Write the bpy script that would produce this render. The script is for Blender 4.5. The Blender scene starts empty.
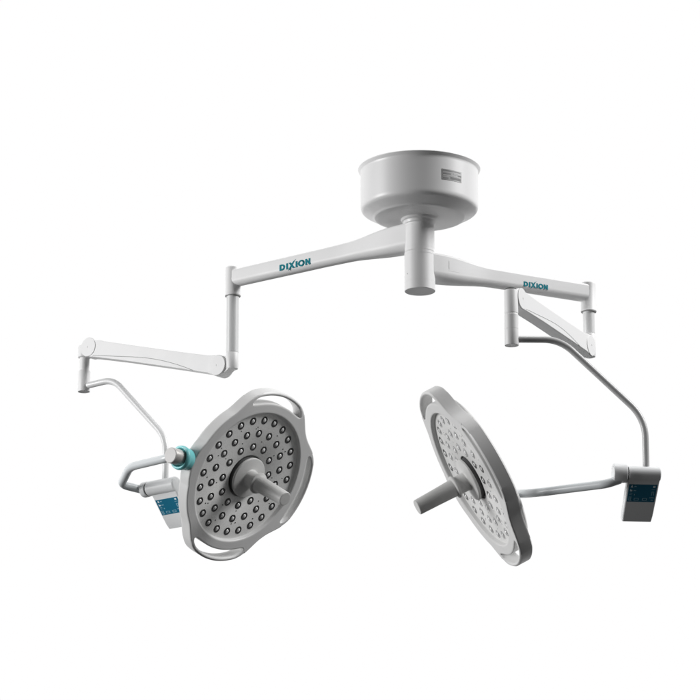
import bpy, bmesh, math
from mathutils import Vector, Matrix

# ------------------------------------------------------------------ basics
S = 0.0034                    # metres per design unit
E = math.radians(15.3)        # the camera looks up by this much
F = 3200.0                    # focal length / viewing distance in design units
Z0 = 2.0                      # height of the design origin above the (unseen) floor
scene = bpy.context.scene
C = scene.collection
V = Vector
X = V((1, 0, 0)); UP = V((0, 0, 1))
FWD = V((0, math.cos(E), math.sin(E))); CUP = V((0, -math.sin(E), math.cos(E)))
CAM = -FWD * F

def ray(px, py):
    return (FWD * F + X * (px - 350) + CUP * (350 - py)).normalized()
def at_y(px, py, y):
    """point seen in direction (px, py) that stands at depth y"""
    d = ray(px, py); return CAM + d * ((y - CAM.y) / d.y)
def at_z(px, py, z):
    d = ray(px, py); return CAM + d * ((z - CAM.z) / d.z)
def pix(p):
    q = p - CAM; k = F / q.dot(FWD)
    return 350 + q.x * k, 350 - q.dot(CUP) * k

class Frame:
    """view-aligned frame at a point: x right, y down, d away"""
    def __init__(s, p):
        s.p = p; s.f = (p - CAM).normalized()
        s.r = s.f.cross(UP).normalized(); s.u = s.r.cross(s.f)
        s.k = (p - CAM).length / F
    def vec(s, x, y, d): return s.r * x - s.u * y + s.f * d
    def pt(s, x, y, d): return s.p + s.vec(x, y, d) * s.k

# ------------------------------------------------------------------ materials
def mat(name, col, rough=0.4, metal=0.0, coat=0.0, grain=0.0, gscale=900, bump=0.0, spec=0.5):
    m = bpy.data.materials.new(name); m.use_nodes = True
    nt = m.node_tree; b = nt.nodes['Principled BSDF']
    b.inputs['Base Color'].default_value = (*col, 1)
    b.inputs['Roughness'].default_value = rough
    b.inputs['Metallic'].default_value = metal
    b.inputs['Coat Weight'].default_value = coat
    b.inputs['Coat Roughness'].default_value = 0.25
    b.inputs['Specular IOR Level'].default_value = spec
    tc = nt.nodes.new('ShaderNodeTexCoord')
    no = nt.nodes.new('ShaderNodeTexNoise'); no.inputs['Scale'].default_value = gscale
    no.inputs['Detail'].default_value = 3
    nt.links.new(tc.outputs['Object'], no.inputs['Vector'])
    if grain:
        mx = nt.nodes.new('ShaderNodeMix'); mx.data_type = 'RGBA'
        mx.inputs[6].default_value = (*[max(0, c * (1 - grain)) for c in col], 1)
        mx.inputs[7].default_value = (*[min(1, c * (1 + grain)) for c in col], 1)
        nt.links.new(no.outputs['Fac'], mx.inputs[0])
        nt.links.new(mx.outputs[2], b.inputs['Base Color'])
    # slight unevenness of the finish
    mr = nt.nodes.new('ShaderNodeMapRange')
    n2 = nt.nodes.new('ShaderNodeTexNoise'); n2.inputs['Scale'].default_value = 14
    nt.links.new(tc.outputs['Object'], n2.inputs['Vector'])
    mr.inputs[3].default_value = rough * 0.88; mr.inputs[4].default_value = min(1, rough * 1.12)
    nt.links.new(n2.outputs['Fac'], mr.inputs[0]); nt.links.new(mr.outputs[0], b.inputs['Roughness'])
    if bump:
        bp = nt.nodes.new('ShaderNodeBump'); bp.inputs['Strength'].default_value = bump
        bp.inputs['Distance'].default_value = 0.0004
        nt.links.new(no.outputs['Fac'], bp.inputs['Height']); nt.links.new(bp.outputs[0], b.inputs['Normal'])
    return m

M = {
    'white': mat('white_enamel', (.81, .81, .81), .48, coat=.04),
    'cover': mat('cover_enamel', (.78, .78, .78), .40, coat=.15),
    'housing': mat('housing_plastic', (.66, .66, .655), .42, coat=.05, grain=.02, gscale=800, bump=.06),
    'plate': mat('led_plate_plastic', (.76, .76, .75), .46, grain=.26, gscale=300, bump=.2),
    'handle': mat('handle_plastic', (.60, .60, .59), .45, grain=.02, gscale=700, bump=.05),
    'tube': mat('tube_enamel', (.74, .745, .745), .36, coat=.2),
    'greytube': mat('grey_tube_enamel', (.50, .50, .50), .33, coat=.2),
    'yoke': mat('yoke_enamel', (.68, .71, .725), .33, coat=.2),
    'box': mat('box_plastic', (.80, .81, .815), .42, grain=.012, gscale=700, bump=.04),
    'cap': mat('cap_metal', (.60, .58, .56), .40, metal=.2, grain=.04, gscale=900),
    'capend': mat('cap_face', (.62, .61, .60), .5, grain=.03, gscale=900),
    'teal': mat('turquoise_rubber', (.17, .60, .62), .38, grain=.04, gscale=500, bump=.08),
    'ink': mat('teal_lettering', (.0, .20, .25), .6, spec=.15),
    'faintseam': mat('faint_joint', (.58, .58, .58), .6),
    'seam': mat('dark_seam', (.10, .10, .10), .7),  # plain dark colour of the gaskets and joints
    'softseam': mat('panel_joint', (.36, .36, .36), .6),
    'black': mat('black_bezel', (.022, .022, .022), .10, coat=1.0, spec=.9),
    'lens': mat('lens_optic', (.95, .95, .95), .12, metal=.4, coat=.5),
    'dark': mat('led_cup', (.07, .07, .07), .25, metal=.3),
    'screen': mat('navy_display', (.012, .15, .25), .35, spec=.3),
    'icon': mat('display_icon_light', (.80, .88, .92), .4),
    'icondim': mat('display_icon_dim', (.24, .44, .54), .4),
    'silver': mat('silver_foil', (.24, .24, .24), .4, metal=.2, grain=.08, gscale=300),
    'print': mat('dark_print', (.11, .11, .11), .5),
    'pale': mat('pale_print', (.40, .40, .40), .5),
}

# ------------------------------------------------------------------ mesh building
class MB:
    def __init__(s): s.v = []; s.f = []; s.m = []; s.mats = []
    def mi(s, name):
        if name not in s.mats: s.mats.append(name)
        return s.mats.index(name)
    def add(s, vs, fs, mname):
        b = len(s.v); i = s.mi(mname)
        s.v += [V(v) for v in vs]; s.f += [tuple(b + k for k in f) for f in fs]; s.m += [i] * len(fs)
        return s
    def build(s, name, root, parent=None, angle=32, bevel=0, weighted=False):
        """one mesh object; root = the thing (its location is the origin of the coordinates)"""
        o0 = root['_o'] if root else V((0, 0, 0))
        me = bpy.data.meshes.new(name)
        me.from_pydata([((v - V(o0)) * S) for v in s.v], [], s.f)
        for k in s.mats: me.materials.append(M[k])
        for p, i in zip(me.polygons, s.m): p.material_index = i
        bm = bmesh.new(); bm.from_mesh(me)
        bmesh.ops.remove_doubles(bm, verts=bm.verts, dist=1e-7)
        bmesh.ops.recalc_face_normals(bm, faces=bm.faces)
        if bevel:
            ed = [e for e in bm.edges if len(e.link_faces) == 2 and e.calc_face_angle(0) > math.radians(40)]
            bmesh.ops.bevel(bm, geom=ed, offset=bevel * S, segments=3, profile=.5, affect='EDGES', clamp_overlap=True)
        for f in bm.faces: f.smooth = True
        bm.to_mesh(me); bm.free()
        me.set_sharp_from_angle(angle=math.radians(angle))
        o = bpy.data.objects.new(name, me); C.objects.link(o)
        o.parent = parent or root
        if bevel or weighted:
            wn = o.modifiers.new('weighted_normals', 'WEIGHTED_NORMAL'); wn.keep_sharp = True; wn.weight = 80
        return o

def basis(ax):
    ax = ax.normalized()
    h = UP if abs(ax.z) < .9 else X
    a = h.cross(ax).normalized(); return a, ax.cross(a), ax

def lathe(mb, prof, org, axis, mname, n=64, mats=None):
    """prof: (radius, height along axis)"""
    a, b, c = basis(axis)
    vs = []; fs = []
    for r, h in prof:
        r = max(r, 1e-4)
        for i in range(n):
            t = 2 * math.pi * i / n
            vs.append(org + (a * math.cos(t) + b * math.sin(t)) * r + c * h)
    for j in range(len(prof) - 1):
        fj = [(j * n + i, j * n + (i + 1) % n, (j + 1) * n + (i + 1) % n, (j + 1) * n + i) for i in range(n)]
        if mats: mb.add([], [], mats[j])
        fs.append(fj)
    if mats:
        base = len(mb.v); mb.v += vs
        for j, fj in enumerate(fs):
            i = mb.mi(mats[j]); mb.f += [tuple(base + k for k in f) for f in fj]; mb.m += [i] * len(fj)
    else:
        mb.add(vs, [f for fj in fs for f in fj], mname)
    return mb

def rnd(r, h0, h1, c=1.0, closed=True):
    """profile of a cylinder with eased edges from h0 to h1"""
    s = 1 if h1 > h0 else -1
    k = .29 * c
    p = [(0, h0), (r - c, h0), (r - k, h0 + s * k), (r, h0 + s * c), (r, h1 - s * c), (r - k, h1 - s * k), (r - c, h1), (0, h1)]
    return p

def fillet(pts, rad, n=10):
    out = [pts[0]]
    for i in range(1, len(pts) - 1):
        a, b, c = pts[i - 1], pts[i], pts[i + 1]
        r = rad[i - 1] if isinstance(rad, (list, tuple)) else rad
        la = min(r, (a - b).length * .49); lc = min(r, (c - b).length * .49)
        l = min(la, lc)
        p = b + (a - b).normalized() * l; q = b + (c - b).normalized() * l
        for k in range(n + 1):
            t = k / n
            out.append(p * (1 - t) ** 2 + b * 2 * t * (1 - t) + q * t * t)
    out.append(pts[-1]); return out

def tube(mb, pts, r, mname, n=24, cap=True):
    """swept tube; r a number or a list"""
    if not isinstance(r, (list, tuple)):
        q = [pts[0]]
        for a_, b_ in zip(pts, pts[1:]):
            if (b_ - a_).length < 1e-6: continue
            c_ = max(1, int((b_ - a_).length / 4))
            q += [a_.lerp(b_, (i + 1) / c_) for i in range(c_)]
        pts = q
    m = len(pts); vs = []; fs = []
    t0 = (pts[1] - pts[0]).normalized(); a, b, _ = basis(t0)
    for i, p in enumerate(pts):
        t = (pts[min(i + 1, m - 1)] - pts[max(i - 1, 0)]).normalized()
        a = (a - t * a.dot(t)).normalized(); b = t.cross(a)
        rr = r[i] if isinstance(r, (list, tuple)) else r
        for k in range(n):
            w = 2 * math.pi * k / n
            vs.append(p + (a * math.cos(w) + b * math.sin(w)) * rr)
    for i in range(m - 1):
        for k in range(n):
            fs.append((i * n + k, i * n + (k + 1) % n, (i + 1) * n + (k + 1) % n, (i + 1) * n + k))
    if cap:
        fs.append(tuple(range(n))); fs.append(tuple((m - 1) * n + k for k in range(n)))
    return mb.add(vs, fs, mname)

def prism(mb, outline, org, u, w, d, t0, t1, mname):
    """2-D outline (a, b) -> org + u*a + w*b, extruded along d from t0 to t1"""
    n = len(outline)
    vs = [org + u * a + w * b + d * t for t in (t0, t1) for a, b in outline]
    fs = [tuple(range(n)), tuple(range(n, 2 * n))] + [(i, (i + 1) % n, n + (i + 1) % n, n + i) for i in range(n)]
    return mb.add(vs, fs, mname)

def loft(mb, secs, mname):
    n = len(secs[0]); vs = [p for s in secs for p in s]; fs = []
    for i in range(len(secs) - 1):
        for k in range(n):
            fs.append((i * n + k, i * n + (k + 1) % n, (i + 1) * n + (k + 1) % n, (i + 1) * n + k))
    fs.append(tuple(range(n))); fs.append(tuple((len(secs) - 1) * n + k for k in range(n)))
    return mb.add(vs, fs, mname)

def rrect(hw, hh, rt, rb, n=7):
    """rounded rectangle, top corners rt, bottom corners rb"""
    out = []
    for cx, cy, r, a0 in ((hw, hh, rt, 0), (-hw, hh, rt, 90), (-hw, -hh, rb, 180), (hw, -hh, rb, 270)):
        sx = 1 if cx > 0 else -1; sy = 1 if cy > 0 else -1
        for k in range(n):
            t = math.radians(a0 + 90 * k / (n - 1))
            out.append((cx - sx * r + r * math.cos(t), cy - sy * r + r * math.sin(t)))
    return out

def box(mb, org, u, w, d, a, b, c, mname):
    return prism(mb, [(-a, -b), (a, -b), (a, b), (-a, b)], org, u, w, d, -c, c, mname)

def thing(name, o, label, cat, group=None):
    e = bpy.data.objects.new(name, None); C.objects.link(e)
    e.empty_display_size = .1
    e.location = o * S + V((0, 0, Z0)); e['_o'] = tuple(o)
    e['label'] = label; e['category'] = cat
    if group: e['group'] = group
    return e

# ------------------------------------------------------------------ ceiling mount
AX = 419.2
def zc(py): return at_y(AX, py, 0.0)          # a point on the column axis
top = zc(170)
def hz(py): return zc(py).z - top.z
mount = thing('ceiling_mount', top, 'round light grey ceiling cover with a small silver plate, above both lamp arms', 'ceiling mount')
mb = MB()
prof = [(0, hz(169.3)), (61.2, hz(169.3)), (61.9, hz(169.6)), (62.1, hz(170.1)), (61.9, hz(170.6)), (60.0, hz(172.5)), (59.7, hz(173.1)),
        (59.6, hz(175)), (59.6, hz(206.5)), (59.5, hz(208.4)), (59.1, hz(209.8)), (58.4, hz(210.9)), (57.2, hz(211.9)), (55.8, hz(212.7)),
        (48, hz(216.6)), (46.6, hz(217.4)), (45.8, hz(218.2)), (44.6, hz(218.6)), (42, hz(218.9)), (30, hz(219.4)), (0, hz(219.4))]
lathe(mb, prof, top, UP, 'cover', n=128)
cover = mb.build('ceiling_cover', mount, angle=28)
mb = MB()
lathe(mb, [(0, hz(217)), (18.4, hz(217)), (18.9, hz(218.6)), (18.9, hz(220.4)), (18.2, hz(221.6)), (16.6, hz(222.2)), (16.2, hz(223.4)), (16.0, hz(224.6)), (15, hz(225.4)), (0, hz(225.4))], top, UP, 'cover', n=72)
mb.build('column_collar', mount, angle=28)
# rating plate wrapped round the cover
mb = MB()
def on_cover(th, z, r): return V((top.x + r * math.sin(th), -r * math.cos(th), z))
def patch(mb, a0, a1, z0, z1, r, mname, n=10, thick=.35):
    vs = []; fs = []
    for i in range(n + 1):
        a = a0 + (a1 - a0) * i / n
        vs += [on_cover(a, z0, r), on_cover(a, z1, r), on_cover(a, z1, r - thick), on_cover(a, z0, r - thick)]
    for i in range(n):
        for k in range(4):
            fs.append((i * 4 + k, i * 4 + (k + 1) % 4, i * 4 + 4 + (k + 1) % 4, i * 4 + 4 + k))
    fs += [(0, 1, 2, 3), (n * 4, n * 4 + 1, n * 4 + 2, n * 4 + 3)]
    mb.add(vs, fs, mname)
a0, a1 = math.asin(21.3 / 59.6), math.asin(41.2 / 59.6)
zt = zc(186.0).z; zb = zc(196.4).z
patch(mb, a0, a1, zb, zt, 59.9, 'silver')
da = a1 - a0; dz = zt - zb
for (u0, u1, v0, v1, k) in ((.05, .92, .84, .90, 'print'), (.05, .5, .68, .73, 'pale'), (.05, .42, .55, .60, 'print'), (.55, .8, .56, .74, 'pale'), (.78, .97, .50, .62, 'print'),
                            (.05, .97, .40, .45, 'pale'), (.05, .35, .26, .31, 'pale'), (.4, .95, .10, .33, 'print'), (.05, .3, .12, .17, 'print')):
    patch(mb, a0 + da * u0, a0 + da * u1, zb + dz * v0, zb + dz * v1, 60.0, k, 6, .25)
mb.build('rating_plate', mount, cover)

# ------------------------------------------------------------------ lettering DIXION
def lettering(mb, org, u, w, d, width, height, mname):
    """letters in a box width x height whose centre is org; u reading direction, w up, d out of the surface"""
    H = 1.0
    def q(poly, top=.12):
        prism(mb, [(a, b) for a, b in poly], O, u * sx, w * sy, d, -.25, top, mname)
    total = 4.78; sx = width / total; sy = height
    O = org - u * (width / 2) - w * (height / 2)
    def bar(x0, wd=.26): q([(x0, 0), (x0 + wd, 0), (x0 + wd, 1), (x0, 1)])
    def ring(cx, rx, ry, tx, ty, a0, a1, n=20, ex=2.0):
        for i in range(n):
            t = [math.radians(a0 + (a1 - a0) * (i + k) / n) for k in (0, 1)]
            q([(cx + rx * math.cos(t[0]), .5 + ry * math.sin(t[0])), (cx + rx * math.cos(t[1]), .5 + ry * math.sin(t[1])),
               (cx + (rx - tx) * math.cos(t[1]), .5 + (ry - ty) * math.sin(t[1])), (cx + (rx - tx) * math.cos(t[0]), .5 + (ry - ty) * math.sin(t[0]))])
    # D
    bar(0, .30); ring(.36, .53, .5, .30, .25, -90, 90, 14)
    q([(.25, 0), (.36, 0), (.36, .25), (.25, .25)]); q([(.25, .75), (.36, .75), (.36, 1), (.25, 1)])
    bar(1.04, .30)
    # X : bold stroke falling, long brush stroke rising through it
    q([(1.42, 1), (1.74, 1), (2.40, 0), (2.06, 0)])
    pts = [(1.42, -.24), (1.58, -.03), (1.80, .36), (2.05, .80), (2.26, 1.12), (2.56, 1.36)]
    hw = [.04, .12, .16, .15, .10, .02]
    for i in range(5):
        (x0, y0), (x1, y1) = pts[i], pts[i + 1]
        q([(x0 - hw[i], y0), (x0 + hw[i], y0), (x1 + hw[i + 1], y1), (x1 - hw[i + 1], y1)], .16)
    bar(2.50, .30)
    ring(3.38, .53, .53, .30, .26, 0, 360, 28)
    bar(3.98, .28); bar(4.50, .28)
    q([(4.2, 1), (4.2, .54), (4.56, 0), (4.56, .46)], .16)
    return mb

# ------------------------------------------------------------------ the arms
def swing_arm(lamp, y_axis, px_end, py_end, roots, name_px, name_size, wid, hub):
    """hub sleeve, horizontal tapered arm, end housing and post of one lamp"""
    r_hub, h_top, h_bot = hub
    z = zc(y_axis).z
    o = V((top.x, 0, z)); e = at_z(px_end, py_end, z); e.z = z
    d = (e - o); L = d.length; d = d / L
    nrm = d.cross(UP).normalized()
    if nrm.y > 0: nrm = -nrm
    # tapered box arm
    def hwf(s):
        t = min(1, max(0, s - .06) / .34); t = t * t * (3 - 2 * t); return wid[0] + (wid[1] - wid[0]) * t
    secs = []
    for i in range(33):
        s = i / 32
        hh = None
        for (s0, h0), (s1, h1) in zip(roots, roots[1:]):
            if s0 <= s <= s1:
                t = (s - s0) / (s1 - s0); t = t * t * (3 - 2 * t); hh = h0 + (h1 - h0) * t; break
        hw = hwf(s)
        ss = .02 + s * .98
        c = o + d * (L * ss)
        secs.append([c + nrm * a + UP * b for a, b in rrect(hw, hh, 2.6, min(9.0, 6.2 + (hw - wid[1]) * .4))])
    mb = MB(); loft(mb, secs, 'white')
    arm = mb.build('swing_arm', lamp, angle=40, weighted=True)
    # lettering on the near side
    u = d if d.x > 0 else -d
    k = wid[1] + .05
    best = min((abs(pix(o + d * t + nrm * k)[0] - name_px[0]), t) for t in [L * q / 400 for q in range(400)])[1]
    p0 = o + d * best + nrm * k
    dz = (pix(p0)[1] - name_px[1]) / math.cos(E)
    mb = MB(); lettering(mb, p0 + UP * dz, u, UP, nrm, name_size[0] / abs(d.x), name_size[1], 'ink')
    mb.build('lettering', lamp, arm, angle=1)
    if d.x > 0:      # small service hatch joint near the hub
        mb = MB()
        def on_side(t, h, out=-.12): return o + d * t + nrm * (hwf((t / L - .02) / .98) + out) + UP * h
        tube(mb, [on_side(27, 7.2), on_side(27, 3), on_side(27, -1.5)], [.3, .3, .3], 'faintseam', n=8)
        tube(mb, [on_side(26 + q * 2, -3.2, -.2) for q in range(8)], [.26] * 8, 'faintseam', n=8)
        mb.build('service_hatch', lamp, arm)
    # hub sleeve on the column
    mb = MB()
    if r_hub > 15.2:
        ha = math.radians(-55)
        q = V((o.x + (r_hub - .1) * math.sin(ha), -(r_hub - .1) * math.cos(ha), zc(276.2).z))
        lathe(mb, [(.75, 0), (.7, .2), (0, .2)], q, V((math.sin(ha), -math.cos(ha), 0)), 'softseam', n=12)
    a, b = zc(h_top).z - z, zc(h_bot).z - z
    c = .4
    lathe(mb, [(0, a), (r_hub - c, a), (r_hub - .2, a - .2), (r_hub, a - c), (r_hub, a - 3.2), (r_hub - .22, a - 3.3), (r_hub - .22, a - 3.7), (r_hub, a - 3.8),
               (r_hub, b + (9.2 if r_hub > 15 else 4)), (r_hub - .12, b + (9.1 if r_hub > 15 else 3.9)), (r_hub - .12, b + (8.8 if r_hub > 15 else 3.8)), (r_hub, b + (8.7 if r_hub > 15 else 3.7)), (r_hub, b + c), (r_hub - .2, b + .2), (r_hub - c, b), (0, b)], o, UP, 'white', n=72)
    hubo = mb.build('hub_sleeve', lamp, angle=28)
    return o, e, d, nrm, arm, hubo, z

def end_post(lamp, e, r_h, y_top, y_ring, y_post, r_post):
    """vertical housing at the arm's end and the post hanging from it"""
    def z_at(py): return at_y(pix(e)[0], py, e.y).z
    a, b, c = z_at(y_top) - e.z, z_at(y_ring) - e.z, z_at(y_post) - e.z
    mb = MB()
    lathe(mb, [(0, a), (r_h - 2.5, a), (r_h - .9, a - .5), (r_h - .2, a - 1.4), (r_h, a - 3), (r_h - .1, b + 1.6), (r_h + .1, b + 1.2), (r_h + .25, b + .8),
               (r_h + .1, b + .1), (r_h - 1.2, b), (0, b)], e, UP, 'white', n=48)
    lathe(mb, [(r_h - .9, b + .0), (r_h - .2, b - .1), (r_h - .2, b - .55), (r_h - 1.4, b - .7), (0, b - .7)], e, UP, 'softseam', n=48)
    mb.build('arm_end_housing', lamp, angle=30)
    mb = MB()
    lathe(mb, [(0, b), (r_post, b), (r_post, c + .4), (r_post - .25, c + .3), (r_post - .25, c), (0, c)], e, UP, 'tube', n=40)
    mb.build('post', lamp, angle=30)
    return e + UP * c

def knuckle_outline(r, n=28): return [(r * math.cos(2 * math.pi * i / n), r * math.sin(2 * math.pi * i / n)) for i in range(n)]

def spring_arm(lamp, p1, p2, nrm, r1, r2, hh, w):
    """parallelogram arm between two pivots; nrm is the side seen by the viewer"""
    d = (p2 - p1); L = d.length; d = d / L
    up = nrm.cross(d).normalized()
    if up.z < 0: up = -up
    out = []
    # outline: big eye at p1, waist, eye at p2   (a along, b up)
    def arc(cx, r, a0, a1, n=12): return [(cx + r * math.cos(math.radians(a0 + (a1 - a0) * i / n)), r * math.sin(math.radians(a0 + (a1 - a0) * i / n))) for i in range(n + 1)]
    out += [(r1 * .55 + 9, hh + .1), (L * .35, hh - .2), (L * .7, hh - .2), (L - r2 - 9, hh), (L - r2 - 5, hh + .6), (L - r2 * .75, r2 * .82)]
    out += arc(L, r2, 48, -80, 14)
    out += [(L - 9, -hh - .8), (L * .7, -hh), (L * .3, -hh), (r1, -hh - .3)]
    out += arc(0, r1, -70, -290, 20)
    mb = MB(); prism(mb, out, p1, d, up, nrm, -w / 2, w / 2, 'white')
    arm = mb.build('spring_arm', lamp, angle=40, bevel=.9)
    # curved joint between the lower cover and the arm, both sides
    crv = [(L * .17, -hh + .2), (L * .28, -hh + 3.4), (L * .40, -hh + 5.6), (L * .52, -hh + 6.2), (L * .64, -hh + 5.2), (L * .78, -hh + 3.2), (L * .9, -hh + 1.6), (L - 8, -hh + .5)]
    crv2 = []
    for i in range(len(crv) - 1):
        for k in range(5):
            t = k / 5; p_ = crv[max(i - 1, 0)]; a = crv[i]; b = crv[i + 1]; q_ = crv[min(i + 2, len(crv) - 1)]
            f = lambda j: .5 * ((2 * a[j]) + (-p_[j] + b[j]) * t + (2 * p_[j] - 5 * a[j] + 4 * b[j] - q_[j]) * t * t + (-p_[j] + 3 * a[j] - 3 * b[j] + q_[j]) * t ** 3)
            crv2.append((f(0), f(1)))
    mb = MB()
    for sgn in (1, -1):
        tube(mb, [p1 + d * a + up * b + nrm * (sgn * (w / 2 - .22)) for a, b in crv2], .42, 'softseam', n=8)
    mb.build('cover_joint', lamp, arm)
    return d, up, L, arm

def pivot_cap(lamp, arm, p, nrm, r, w):
    """round side covers of a pivot"""
    for sgn in (1, -1):
        mb = MB()
        lathe(mb, [(0, w / 2 - .6), (r + .12, w / 2 - .6), (r + .12, w / 2 + .05)], p, nrm * sgn, 'softseam', n=48)
        lathe(mb, [(r + .2, w / 2 - .6), (r - .05, w / 2 + .3), (r - .4, w / 2 + .55), (1.0, w / 2 + .6), (.9, w / 2 + .3), (0, w / 2 + .3)], p, nrm * sgn, 'white', n=48)
        mb.build('pivot_cap', lamp, arm, angle=30)

# ------------------------------------------------------------------ lamp head (local frame: x to the yoke mount, z out of the face)
def head_radius(t, inner=False):
    """outer outline of the housing: three grip bulges at 90, 180 and 270 degrees from the mount"""
    R0, R1 = 80.0, 91.3
    best = 0
    for c in (90, 180, 270):
        x = abs((t - c + 180) % 360 - 180)
        if x < 18: b = 1 - .06 * (x / 18) ** 2
        elif x < 44: u = (x - 18) / 26; b = .94 * (1 - u * u * (3 - 2 * u))
        else: b = 0
        best = max(best, b)
    x = abs((t + 180) % 360 - 180)
    mnt = 3.0 * max(0, 1 - (x / 17) ** 2) if x < 17 else 0
    return R0 + (R1 - R0) * best + mnt

led_mesh = None
def lamp_head(lamp, c, ex, nz, k, offs):
    """c centre of the LED plate, ex towards the mount, nz out of the face, k scale"""
    global led_mesh
    ey = nz.cross(ex).normalized()
    def P(r, t, h): return c + (ex * math.cos(math.radians(t)) + ey * math.sin(math.radians(t))) * (r * k) + nz * (h * k)
    N = 360
    T = 12.5; hf = 4.2
    # ---- ring housing with the grip openings left open
    mb = MB()
    def slot(t):
        """opening (inner radius, outer radius) at angle t, or None"""
        for cc in (90, 180, 270):
            x = (t - cc + 180) % 360 - 180
            if abs(x) <= 27:
                u = abs(x) / 27
                e = math.sqrt(max(0, 1 - u ** 7))
                ro = head_radius(t) - 3.7; mid = (79.2 + ro) / 2
                return (mid - (mid - 78.8) * e, mid + (ro - mid) * e)
        return None
    # body ring: r_in 69 -> r_out (or slot inner edge)
    rows = []
    ring_prof = []
    for i in range(N):
        t = i
        sl = slot(t); Ro = head_radius(t)
        ro = sl[0] if sl else Ro
        r3 = ro
        rows.append([P(67.8, t, -.2), P(68.4, t, hf - 1.6), P(68.7, t, hf - .7), P(69.2, t, hf - .2), P(70.0, t, hf), P(70.8, t, hf), P(max(r3 - 1.9, 71.4), t, hf), P(max(r3 - 1.2, 71.6), t, hf), P(r3 - .4, t, hf - .3), P(r3, t, hf - 1.0), P(r3, t, hf - 1.8),
                     P(r3, t, -T + 5), P(r3, t, -T + 4.2), P(r3 - .25, t, -T + 3.4), P(r3 - .9, t, -T + 3.1), P(min(r3, 79.5) - 2.2, t, -T + 3.1)])
    nr = len(rows[0]); vs = [p for r in rows for p in r]; fs = []
    for i in range(N):
        j = (i + 1) % N
        for q in range(nr - 1): fs.append((i * nr + q, j * nr + q, j * nr + q + 1, i * nr + q + 1))
    mb.add(vs, fs, 'housing')
    # back shell: set-in lip and shallow dome
    a = MB()
    lathe(mb, [(77.3 * k, (-T + 3.6) * k), (77.6 * k, (-T + 1.4) * k), (76.8 * k, -T * k), (74 * k, (-T - 1.6) * k), (64 * k, (-T - 4.2) * k), (48 * k, (-T - 6.6) * k), (30 * k, (-T - 8) * k), (0, (-T - 8.5) * k)], c, nz, 'housing', n=160)
    # grips: the bar beyond each opening
    for cc in (90, 180, 270):
        vs = []; fs = []; m = 0
        for i in range(0, 57):
            t = cc - 28 + i
            sl = slot(t)
            ro = head_radius(t)
            ri = sl[1] if sl else ro - 4.3 - 0
            if not sl: ri = (79.2 + ro - 3.7) / 2
            ri = min(ri, ro - 1.6)
            h1 = hf; h0 = -T + 3.1
            w = ro - ri
            sec = [(ri, h1 - 1.2), (ri + min(.9, w * .3), h1 - .2), (ri + w * .5, h1), (ro - min(.9, w * .3), h1 - .35), (ro, h1 - 1.5), (ro, h0 + 1.1), (ro - min(.9, w * .3), h0 + .1), (ri + min(.9, w * .3), h0 + .1), (ri, h0 + 1.1)]
            vs += [P(r, t, h) for r, h in sec]; m = len(sec)
        for i in range(56):
            for q in range(m): fs.append((i * m + q, i * m + (q + 1) % m, (i + 1) * m + (q + 1) % m, (i + 1) * m + q))
        fs += [tuple(range(m)), tuple(56 * m + q for q in range(m))]
        mb.add(vs, fs, 'housing')
    mb.build('lamp_housing', lamp, angle=38, weighted=True)
    # ---- LED plate with its small fixing holes
    mb = MB()
    lathe(mb, [(68.2 * k, 0), (22.7 * k, 0), (22.2 * k, -.4 * k)], c, nz, 'plate', n=160)
    lathe(mb, [(22.3 * k, -.3 * k), (22.1 * k, -2.5 * k), (19 * k, -2.6 * k)], c, nz, 'softseam', n=96)
    import random
    rg = random.Random(5)
    holes = []
    for (R, n_, o_) in ((52.9, 12, 10), (38.4, 9, 24), (63.6, 0, 0)):
        for i in range(n_):
            holes.append((R + rg.uniform(-1.2, 1.2), o_ + i * 360 / n_ + rg.uniform(-4, 4)))
            if R > 50 and i % 2: holes.append((R - 2.0, o_ + i * 360 / n_ + 5.5))
    for R, t in holes:
        lathe(mb, [(.8 * k, .02 * k), (.7 * k, .12 * k), (0, .12 * k)], P(R, t, .0), nz, 'black', n=10)
    plate = mb.build('led_plate', lamp, angle=40)
    # ---- LEDs: one mesh, copied
    if led_mesh is None:
        b_ = MB()
        z3 = V((0, 0, 1)); o3 = V((0, 0, 0))
        lathe(b_, [(4.2, .02), (4.12, .12), (3.9, .14), (2.9, .14), (2.75, .12), (2.65, .03)], o3, z3, 'black', n=28)
        lathe(b_, [(2.75, .05), (2.4, .10), (1.9, .12)], o3, z3, 'dark', n=28)
        lathe(b_, [(2.0, .08), (1.8, .28), (1.3, .48), (.65, .58), (0, .61)], o3, z3, 'lens', n=28)
        tmp = b_.build('led', None, angle=50); led_mesh = tmp.data; bpy.data.objects.remove(tmp)
    rot = Matrix((ex, ey, nz)).transposed().to_4x4()
    for (R, n_, o_) in ((59.9, 24, offs[0]), (45.8, 18, offs[1]), (31.5, 12, offs[2])):
        for i in range(n_):
            t = o_ + i * 360 / n_
            o = bpy.data.objects.new('led', led_mesh); C.objects.link(o); o.parent = plate
            o.matrix_local = Matrix.Translation((P(R, t, .1) - V(lamp['_o'])) * S) @ rot @ Matrix.Scale(k, 4)
    # ---- sterile handle in the middle
    mb = MB()
    lathe(mb, [(r * k, h * k) for r, h in [(0, 3.0), (20.4, 3.0), (21, 3.4), (21, 4.9), (20.5, 5.6), (19.4, 5.9), (12, 6.5), (9.9, 6.9), (9.1, 7.6), (8.8, 8.8), (8.7, 17.6), (9.2, 18.0)]], c, nz, 'handle', n=64)
    lathe(mb, [(20.2 * k, -2 * k), (20.2 * k, 3.05 * k)], c, nz, 'seam', n=64)
    hd = mb.build('handle_base', lamp, angle=30)
    mb = MB()
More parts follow.
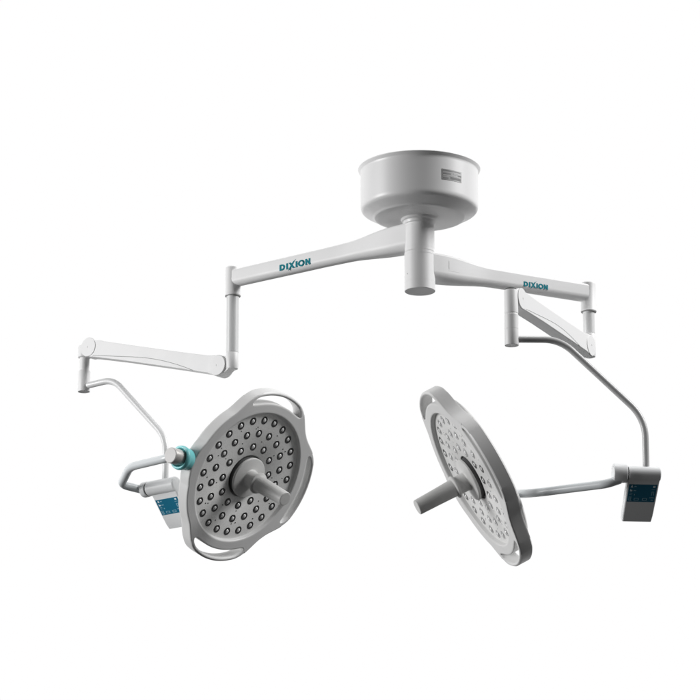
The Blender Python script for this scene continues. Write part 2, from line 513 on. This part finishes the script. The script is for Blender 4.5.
    lathe(mb, [(r * k, h * k) for r, h in [(0, 17.9), (10.2, 17.9), (10.9, 18.3), (11.1, 19.1), (10.8, 19.8), (9.6, 20.3), (8.6, 20.8), (8.3, 23), (7.75, 40), (7.3, 58.5), (7.2, 59.4), (6.8, 59.9), (6.3, 60.0), (5.2, 60.0), (0, 60.0)]], c, nz, 'handle', n=56)
    mb.build('sterile_handle', lamp, angle=30)
    return P, ey

# ------------------------------------------------------------------ control box
def control_box(lamp, a, b, axis, hdir, r, w, length, pivot_len, r_piv, trim=0):
    """a,b: ends of the barrel; hdir: the way the panel hangs; returns frame"""
    L = (b - a).length; ax = (b - a).normalized()
    mb = MB()
    lathe(mb, [(0, .7), (r - .8, .7), (r - .2, 1.0), (r, 1.7), (r, L - 2.2), (r - .35, L - 1.0), (r - 1.3, L - .25), (r - 2.6, L), (0, L)], a, ax, 'box', n=48)
    lathe(mb, [(0, -.3), (r - .5, -.3), (r - .5, .9)], a, ax, 'seam', n=48)
    fn = ax.cross(hdir).normalized()
    if fn.dot(CAM - a) < 0: fn = -fn
    # hanging panel, slightly curved towards its foot
    secs = []
    for i in range(9):
        s = i / 8
        cen = a + ax * (L * .5 + trim / 2) + hdir * (1 + s * (length - 1)) - fn * (2.2 * s * s)
        hw = (L - 1.0 - trim) / 2 * (1 - .07 * s); th = 5.2 + .3 * s
        if s > .9: hw -= .4; th -= .5
        secs.append([cen + ax * (p * 1) + fn * q - ax * (.5 * s) for p, q in rrect(hw, th, 1.6, 1.6, 5)])
    loft(mb, secs, 'box')
    bx = mb.build('control_box', lamp, angle=35, weighted=True)
    # display set on the panel face
    mb = MB()
    s0, s1 = w
    def F_(u, v, lift):
        s = s0 + (s1 - s0) * v
        cen = a + ax * (L * .5 + trim / 2) + hdir * (1 + s * (length - 1)) - fn * (2.2 * s * s)
        hw = (L - 1.0 - trim) / 2 * (1 - .07 * s) - 1.9
        return cen + ax * (hw * (2 * u - 1)) - ax * (.5 * s) + fn * (5.2 + .3 * s + lift)
    def quad(mb, u0, u1, v0, v1, l0, l1, mname, n=6):
        vs = []; fs = []
        for i in range(n + 1):
            v = v0 + (v1 - v0) * i / n
            vs += [F_(u0, v, l1), F_(u1, v, l1), F_(u1, v, l0), F_(u0, v, l0)]
        for i in range(n):
            for q in range(4): fs.append((i * 4 + q, i * 4 + (q + 1) % 4, i * 4 + 4 + (q + 1) % 4, i * 4 + 4 + q))
        fs += [(0, 1, 2, 3), (n * 4, n * 4 + 1, n * 4 + 2, n * 4 + 3)]
        mb.add(vs, fs, mname)
    quad(mb, 0, 1, 0, 1, -.5, .18, 'screen', 8)
    disp = mb.build('display', lamp, bx)
    mb = MB()
    marks = [(.86, .94, .07, .17, 'icon'), (.09, .13, .06, .18, 'icon'), (.07, .15, .14, .18, 'icon'), (.19, .27, .09, .15, 'icondim'),
             (.06, .09, .28, .40, 'icon'), (.09, .14, .32, .40, 'icon'), (.18, .28, .33, .38, 'icondim'), (.06, .16, .49, .52, 'icondim'), (.06, .14, .58, .61, 'icondim'),
             (.22, .26, .55, .63, 'icondim'), (.05, .08, .70, .95, 'icondim'), (.11, .14, .70, .95, 'icondim'), (.24, .42, .78, .81, 'icondim'), (.24, .42, .90, .93, 'icondim'), (.24, .27, .78, .93, 'icondim'), (.39, .42, .78, .93, 'icondim'),
             (.54, .72, .78, .81, 'icondim'), (.54, .72, .90, .93, 'icondim'), (.54, .57, .78, .93, 'icondim'), (.69, .72, .78, .93, 'icondim'),
             (.82, .96, .26, .285, 'icondim'), (.84, .94, .40, .43, 'icondim'), (.84, .87, .40, .62, 'icondim'), (.91, .94, .40, .62, 'icondim'), (.80, .97, .74, .765, 'icon'), (.86, .95, .86, .92, 'icondim'), (.06, .16, .92, .95, 'icondim')]
    for u0, u1, v0, v1, kk in marks: quad(mb, u0, u1, v0, v1, .1, .30 if kk == 'icon' else .27, kk, 2)
    mb.build('display_icon', lamp, disp)
    # pivot at the barrel's inner end, carries the yoke
    mb = MB()
    lathe(mb, [(0, -.6), (r_piv - .6, -.6), (r_piv - .1, -1.0), (r_piv, -1.6), (r_piv, -pivot_len + 1.4), (r_piv - .3, -pivot_len + .5), (r_piv - 1, -pivot_len), (0, -pivot_len)], a, ax, 'box', n=48)
    for ang in (55, 125, 235, 305):
        q1, q2, _ = basis(ax)
        lathe(mb, [(.55, .3), (.5, -.12), (0, -.12)], a - ax * pivot_len + (q1 * math.cos(math.radians(ang)) + q2 * math.sin(math.radians(ang))) * (r_piv * .72), ax, 'softseam', n=10)
    mb.build('yoke_pivot', lamp, angle=30)
    return ax, fn, bx

GROUP = 'surgical lamps on one ceiling mount'
# ================================================================== lamp with its face to the viewer
o0 = V((top.x, 0, zc(236).z))
lampA = thing('surgical_lamp', o0, 'white surgical lamp showing its round LED face, turquoise ring at the rim', 'surgical lamp', GROUP)
o, e, d, nrm, arm, hub, z = swing_arm(lampA, 237.0, 233, 279.2, [(0, 13.9), (.07, 13.7), (.36, 9.5), (.5, 9.1), (1, 8.8)], (295.0, 264.6), (32.5, 6.5), (12.8, 7.2), (15.0, 224.5, 252.9))
pe = end_post(lampA, e, 7.9 * 1.046, 267, 296.2, 353, 6.4 * 1.046)
dA = V((-.78, .626, 0)).normalized(); nA = V((-.626, -.78, 0)).normalized()
K = 1.05
p1d = at_y(217.2, 365, e.y + 8.5 + -5.9); p1 = p1d - nA * (7.5 * K)
p1 = V((e.x, e.y, p1.z)) + dA * (14.2 * K)
p2d = at_y(87.6, 347, p1.y + .626 / .78 * 133 - 6); p2 = p2d - nA * (7.5 * K)
dh = V((p2.x - p1.x, p2.y - p1.y, 0)).normalized(); nA = V((dh.y, -dh.x, 0))
if nA.y > 0: nA = -nA
mb = MB()   # knuckle under the post
zt_, zb_ = pe.z + .0 - p1.z, -5.5
lathe(mb, [(0, zt_), (6.5, zt_), (6.75, zt_ - .4), (6.75, zb_ + 2.5), (6.2, zb_ + .6), (4.8, zb_), (0, zb_)], V((e.x, e.y, p1.z)), UP, 'white', n=40)
prism(mb, [(0, -5.0), (0, 8.5), (7, 9.3), (14, 9.8), (14, -10), (8, -9.5), (3, -6.8)], V((e.x, e.y, p1.z)), dh, UP, nA, -5.2, 5.2, 'white')
lathe(mb, rnd(10.2, -5.4, 5.4, .8), p1, nA, 'white', n=48)
mb.build('post_knuckle', lampA, angle=35)
dS, uS, LS, sarm = spring_arm(lampA, p1, p2, nA, 11.2, 10.9, 9.0, 14.5)
pivot_cap(lampA, sarm, p1, nA, 10.9, 14.5); pivot_cap(lampA, sarm, p2, nA, 10.5, 14.5)
tp = at_y(83.0, 347, p2.y + 8); tp = V((p2.x, p2.y, 0)) + dh * (11.2); tp.z = p2.z
def zA(py): return at_y(pix(tp)[0], py, tp.y).z - tp.z
mb = MB()
lathe(mb, rnd(7.5, 4.5, zA(358.0), .9), tp, UP, 'white', n=40)
prism(mb, [(-1, zA(357.6)), (-1, 4.5), (-6, 9.5), (-11.2, 10.8), (-14, 10.0), (-14, -8), (-9, zA(357.6))], tp, dh, UP, nA, -6.2, 6.2, 'white')
mb.build('tube_knuckle', lampA, angle=35, bevel=.6)
mb = MB()
lathe(mb, [(0, zA(357)), (5.4, zA(357)), (5.4, zA(370.6)), (6.3, zA(371.2)), (6.75, zA(372)), (6.75, zA(391.2)), (6.55, zA(391.8)), (6.2, zA(391.9)), (5.9, zA(391.6)), (0, zA(391.6))], tp, UP, 'white', n=44)
mb.build('drop_tube', lampA, angle=28)
# bent tube
g = V((.78, -.626, 0)).normalized()
def on_plane(px, py, off=0):
    """point seen at (px,py) on the vertical plane through the drop tube along g"""
    n_ = V((-g.y, g.x, 0)); r_ = ray(px, py)
    return CAM + r_ * ((tp - CAM).dot(n_) / r_.dot(n_))
bt = [on_plane(84, 386.4), on_plane(113.5, 379.4), on_plane(165.9, 437.5), on_plane(166.4, 481)]
bt[3] = V((bt[2].x, bt[2].y, bt[3].z))
mb = MB(); tube(mb, fillet(bt, [15, 17], 14), 3.25 * 1.06, 'tube', n=28)
mb.build('bent_tube', lampA, angle=40)
# control box
ca = on_plane(148.8, 489.0); cb = on_plane(177.0, 483.4); cb.z = ca.z
pA = V((.626, .78, 0))
hd_ = (pA * .60 + UP * -.80).normalized()
ax, fn, bxA = control_box(lampA, ca, cb, None, hd_, 7.9, (.24, .63), 47.5, 7.4, 8.4, 4.0)
# head
Cl = at_y(245.7, 476, 190)
fr = Frame(Cl)
nL = fr.vec(.655, .375, -.656).normalized()
A3 = fr.vec(-4.9, -49.6, -33.25); B3 = fr.vec(45, -25, 30.66)
ph = math.radians(307)
exL = (A3 * math.cos(ph) + B3 * math.sin(ph)); exL = (exL - nL * exL.dot(nL)).normalized()
P, ey = lamp_head(lampA, Cl, exL, nL, fr.k, (7, 19, 13))
# yoke mount at the rim: turquoise ring, metal cap
mo = P(0, 0, -5.2)
k = fr.k
mb = MB()
lathe(mb, [(r * k, h * k) for r, h in [(8, 83), (10.4, 83), (10.8, 84), (10.9, 89.0), (11.2, 90.0), (11.9, 91.0), (12.2, 92.6), (11.9, 94.6), (11.0, 95.7), (9.8, 95.7), (8.9, 94.6), (8.6, 91), (7.6, 90)]], mo, exL, 'teal', n=56)
mb.build('bumper_ring', lampA, angle=40)
mb = MB()
lathe(mb, [(r * k, h * k) for r, h in [(0, 78), (7.3, 78), (7.5, 92), (7.9, 96), (7.9, 107.2)]], mo, exL, 'cap', n=48)
lathe(mb, [(r * k, h * k) for r, h in [(7.9, 107.2), (7.7, 107.9), (7.1, 108.3), (0, 108.4)]], mo, exL, 'capend', n=48)
mb.build('mount_cap', lampA, angle=30)
yA = ca - ax * 5.0
mc = mo + exL * (102 * k)
yk = [yA, at_y(141, 489.6, yA.y + 3), at_y(121.0, 484.6, 205), at_y(130.0, 466.9, 160), at_y(166, 458.4, mc.y + 4), mc]
yk[5] = mc
mb = MB(); tube(mb, fillet(yk, [5, 9, 11, 4], 10), 4.15 * 1.04, 'yoke', n=28)
mb.build('yoke_tube', lampA, angle=40)

# ================================================================== lamp seen edge on
o1 = V((top.x, 0, zc(270).z))
lampB = thing('surgical_lamp', o1, 'white surgical lamp turned almost edge on, its display box hanging free of the head', 'surgical lamp', GROUP)
o, e, d, nrm, arm, hub, z = swing_arm(lampB, 267.2, 588.3, 294.0, [(0, 14.0), (.07, 13.8), (.42, 9.3), (.6, 9.1), (1, 9.0)], (536.0, 285.6), (25.6, 5.2), (12.8, 7.2), (15.5, 253.2, 291.6))
pe = end_post(lampB, e, 7.8 * 1.03, 282.6, 311.9, 334.2, 6.0 * 1.03)
dB = V((-.41, -.912, 0)).normalized(); nB = V((.912, -.41, 0)).normalized()
p1d = at_y(590.6, 345.6, e.y - 12 - 3); p1 = V((e.x, e.y, (p1d - nB * 7.5).z)) + dB * 13.5
p2d = at_y(523.0, 298.8, p1.y - 150 - 3); p2 = p2d - nB * 7.4
dh = V((p2.x - p1.x, p2.y - p1.y, 0)).normalized(); nB = V((-dh.y, dh.x, 0))
if nB.y > 0: nB = -nB
mb = MB()
zt_, zb_ = pe.z - p1.z, -8.5
lathe(mb, [(0, zt_), (6.3, zt_), (6.55, zt_ - .4), (6.55, zb_ + 2.5), (6.0, zb_ + .6), (4.6, zb_), (0, zb_)], V((e.x, e.y, p1.z)), UP, 'white', n=40)
prism(mb, [(0, -7.5), (0, 8.5), (7, 9.3), (13.5, 9.8), (13.5, -10), (8, -9.7), (3, -8.6)], V((e.x, e.y, p1.z)), dh, UP, nB, -5.2, 5.2, 'white')
lathe(mb, rnd(10.2, -5.4, 5.4, .8), p1, nB, 'white', n=48)
mb.build('post_knuckle', lampB, angle=35)
dS, uS, LS, sarm = spring_arm(lampB, p1, p2, nB, 11.2, 10.9, 9.0, 14.0)
pivot_cap(lampB, sarm, p1, nB, 10.9, 14.0); pivot_cap(lampB, sarm, p2, nB, 10.5, 14.0)
tp = V((p2.x, p2.y, 0)) + dh * 11.6; tp.z = p2.z
def zB(py): return at_y(pix(tp)[0], py, tp.y).z - tp.z
mb = MB()
prism(mb, [(-1, -8.0), (-1, 6.5), (-6, 9.5), (-11.2, 10.8), (-14, 10.0), (-14, -8), (-9, -8)], tp, dh, UP, nB, -5.8, 5.8, 'white')
mb.build('tube_knuckle', lampB, angle=35, bevel=.6)
mb = MB()
lathe(mb, [(5.2, zB(291)), (6.0, zB(290.4)), (6.7, zB(290.7)), (6.85, zB(291.3)), (6.85, zB(313.5)), (6.5, zB(314)), (6.6, zB(314.6)), (7.0, zB(315.2)), (7.0, zB(329.4)), (6.85, zB(329.6)), (6.85, zB(330)), (7.0, zB(330.2)),
           (7.0, zB(344.9)), (6.8, zB(345.5)), (6.4, zB(345.6)), (6.0, zB(345.3)), (0, zB(345.3))], tp, UP, 'white', n=48)
lathe(mb, [(0, zB(288.6)), (5.2, zB(288.6)), (5.4, zB(289)), (5.4, zB(291.2))], tp, UP, 'seam', n=48)
mb.build('drop_tube', lampB, angle=28)
g = V((.995, .10, 0)).normalized()
bt = [on_plane(512, 339.3), on_plane(560, 339.6), on_plane(645.0, 418.4), on_plane(646.6, 470)]
bt[3] = V((bt[2].x, bt[2].y, bt[3].z))
mb = MB(); tube(mb, fillet(bt, [17, 20], 14), 3.35 * .985, 'greytube', n=28)
mb.build('bent_tube', lampB, angle=40)
ca = on_plane(627.2, 473.4); cb = on_plane(660.6, 473.4); cb.z = ca.z
pB = V((-.10, .995, 0))
hd_ = (pB * .56 + UP * -.83 + X * -.06).normalized()
ax, fn, bxB = control_box(lampB, ca, cb, None, hd_, 7.1, (.17, .55), 49, 14.2, 9.3)
Cr = at_y(472.8, 477.6, 45)
fr = Frame(Cr); k = fr.k * 1.08
nR = fr.vec(-.862, .455, -.238).normalized()
Lv = fr.vec(.469, .883, 0); Lv = (Lv - nR * Lv.dot(nR)).normalized()
Mv = Lv.cross(nR).normalized()
if Mv.dot(fr.f) > 0: Mv = -Mv            # Mv points to the viewer's side
ph = math.radians(275)
exR = Lv * math.cos(ph) + Mv * math.sin(ph)
P, ey = lamp_head(lampB, Cr, exR, nR, k, (7, 19, 13))
mo = P(0, 0, -7.5)
mb = MB()
lathe(mb, [(r * k, h * k) for r, h in [(5.0, 83), (7.4, 82), (8.4, 82.4), (8.8, 84.4), (8.6, 88), (8.2, 89.2), (8.3, 91.6), (7.6, 92.6), (6.4, 92), (6.2, 88), (5.0, 83)]], mo, exR, 'teal', n=48)
mb.build('bumper_ring', lampB, angle=40)
mb = MB()
lathe(mb, [(r * k, h * k) for r, h in [(0, 78), (5.6, 78), (5.8, 103.6), (5.4, 104.4), (0, 104.6)]], mo, exR, 'cap', n=40)
mb.build('mount_cap', lampB, angle=30)
mc = mo + exR * (99 * k)
piv = ca - ax * 10.5
f2 = fr
yk = [at_y(620, 479.5, piv.y), at_y(607, 483.9, piv.y), at_y(570, 488.5, piv.y + 24), at_y(540, 492.4, piv.y + 46), at_y(524, 493.7, piv.y + 62), f2.pt(40, 16.5, 8), f2.pt(17, 15, 78), f2.pt(0, 14, 122), mc]
mb = MB(); tube(mb, fillet(yk, [8, 14, 14, 12, 14, 16, 12], 8), 4.25, 'yoke', n=28)
mb.build('yoke_tube', lampB, angle=40)

for ob in list(bpy.data.objects):
    if '_o' in ob.keys(): del ob['_o']

# ------------------------------------------------------------------ camera
cam = bpy.data.cameras.new('camera'); co = bpy.data.objects.new('camera', cam); C.objects.link(co)
cam.sensor_width = 36; cam.sensor_fit = 'HORIZONTAL'; cam.lens = 36 * F / 700
co.location = CAM * S + V((0, 0, Z0)); co.rotation_euler = (math.pi / 2 + E, 0, 0)
cam.clip_start = .1; cam.clip_end = 200
scene.camera = co

# ------------------------------------------------------------------ studio light
w = bpy.data.worlds.new('World'); scene.world = w; w.use_nodes = True
nt = w.node_tree; bg = nt.nodes['Background']
tc = nt.nodes.new('ShaderNodeTexCoord'); sp = nt.nodes.new('ShaderNodeSeparateXYZ')
nt.links.new(tc.outputs['Generated'], sp.inputs[0])
def ramp(out, a0, a1):
    q = nt.nodes.new('ShaderNodeMapRange'); q.interpolation_type = 'SMOOTHSTEP'
    q.inputs[1].default_value = a0; q.inputs[2].default_value = a1
    nt.links.new(out, q.inputs[0]); return q.outputs[0]
def math_(op, x, y):
    q = nt.nodes.new('ShaderNodeMath'); q.operation = op
    for i, v in enumerate((x, y)):
        if isinstance(v, float): q.inputs[i].default_value = v
        else: nt.links.new(v, q.inputs[i])
    return q.outputs[0]
BASE = .06                     # dim studio in front and below, white sweep behind
val = math_('MULTIPLY', ramp(sp.outputs['Y'], .05, .6), ramp(sp.outputs['Z'], -.4, -.1))
val = math_('ADD', math_('MULTIPLY', val, 1 - BASE), BASE)
cr = nt.nodes.new('ShaderNodeCombineColor')
for i in range(3): nt.links.new(val, cr.inputs[i])
nt.links.new(cr.outputs[0], bg.inputs['Color']); bg.inputs['Strength'].default_value = 1.0

def area(name, loc, target, size, power, col=(1, 1, 1)):
    l = bpy.data.lights.new(name, 'AREA'); l.shape = 'RECTANGLE'; l.size, l.size_y = size; l.energy = power; l.color = col
    ob = bpy.data.objects.new(name, l); C.objects.link(ob); ob.location = loc
    ob.rotation_euler = (V(target) - V(loc)).to_track_quat('-Z', 'Y').to_euler()
    return ob
ctr = (0, 0.2, 2.0)
def soft(d, dist, size, e):
    d = V(d).normalized(); area('softbox', V(ctr) + d * dist, ctr, size, e * math.pi ** 2 * dist ** 2)
soft((-.96, -.2, .05), 9, (3.5, 4), .88)
soft((.80, -.12, .56), 9, (3.5, 4), 1.02)
soft((.05, 0, 1), 9, (3.5, 3.5), .45)

scene.view_settings.view_transform = 'Standard'; scene.view_settings.look = 'None'
scene.view_settings.exposure = 0; scene.view_settings.gamma = 1
scene.render.engine = 'CYCLES'
scene.cycles.use_denoising = True
scene.cycles.denoising_input_passes = 'RGB_ALBEDO'
scene.cycles.max_bounces = 8
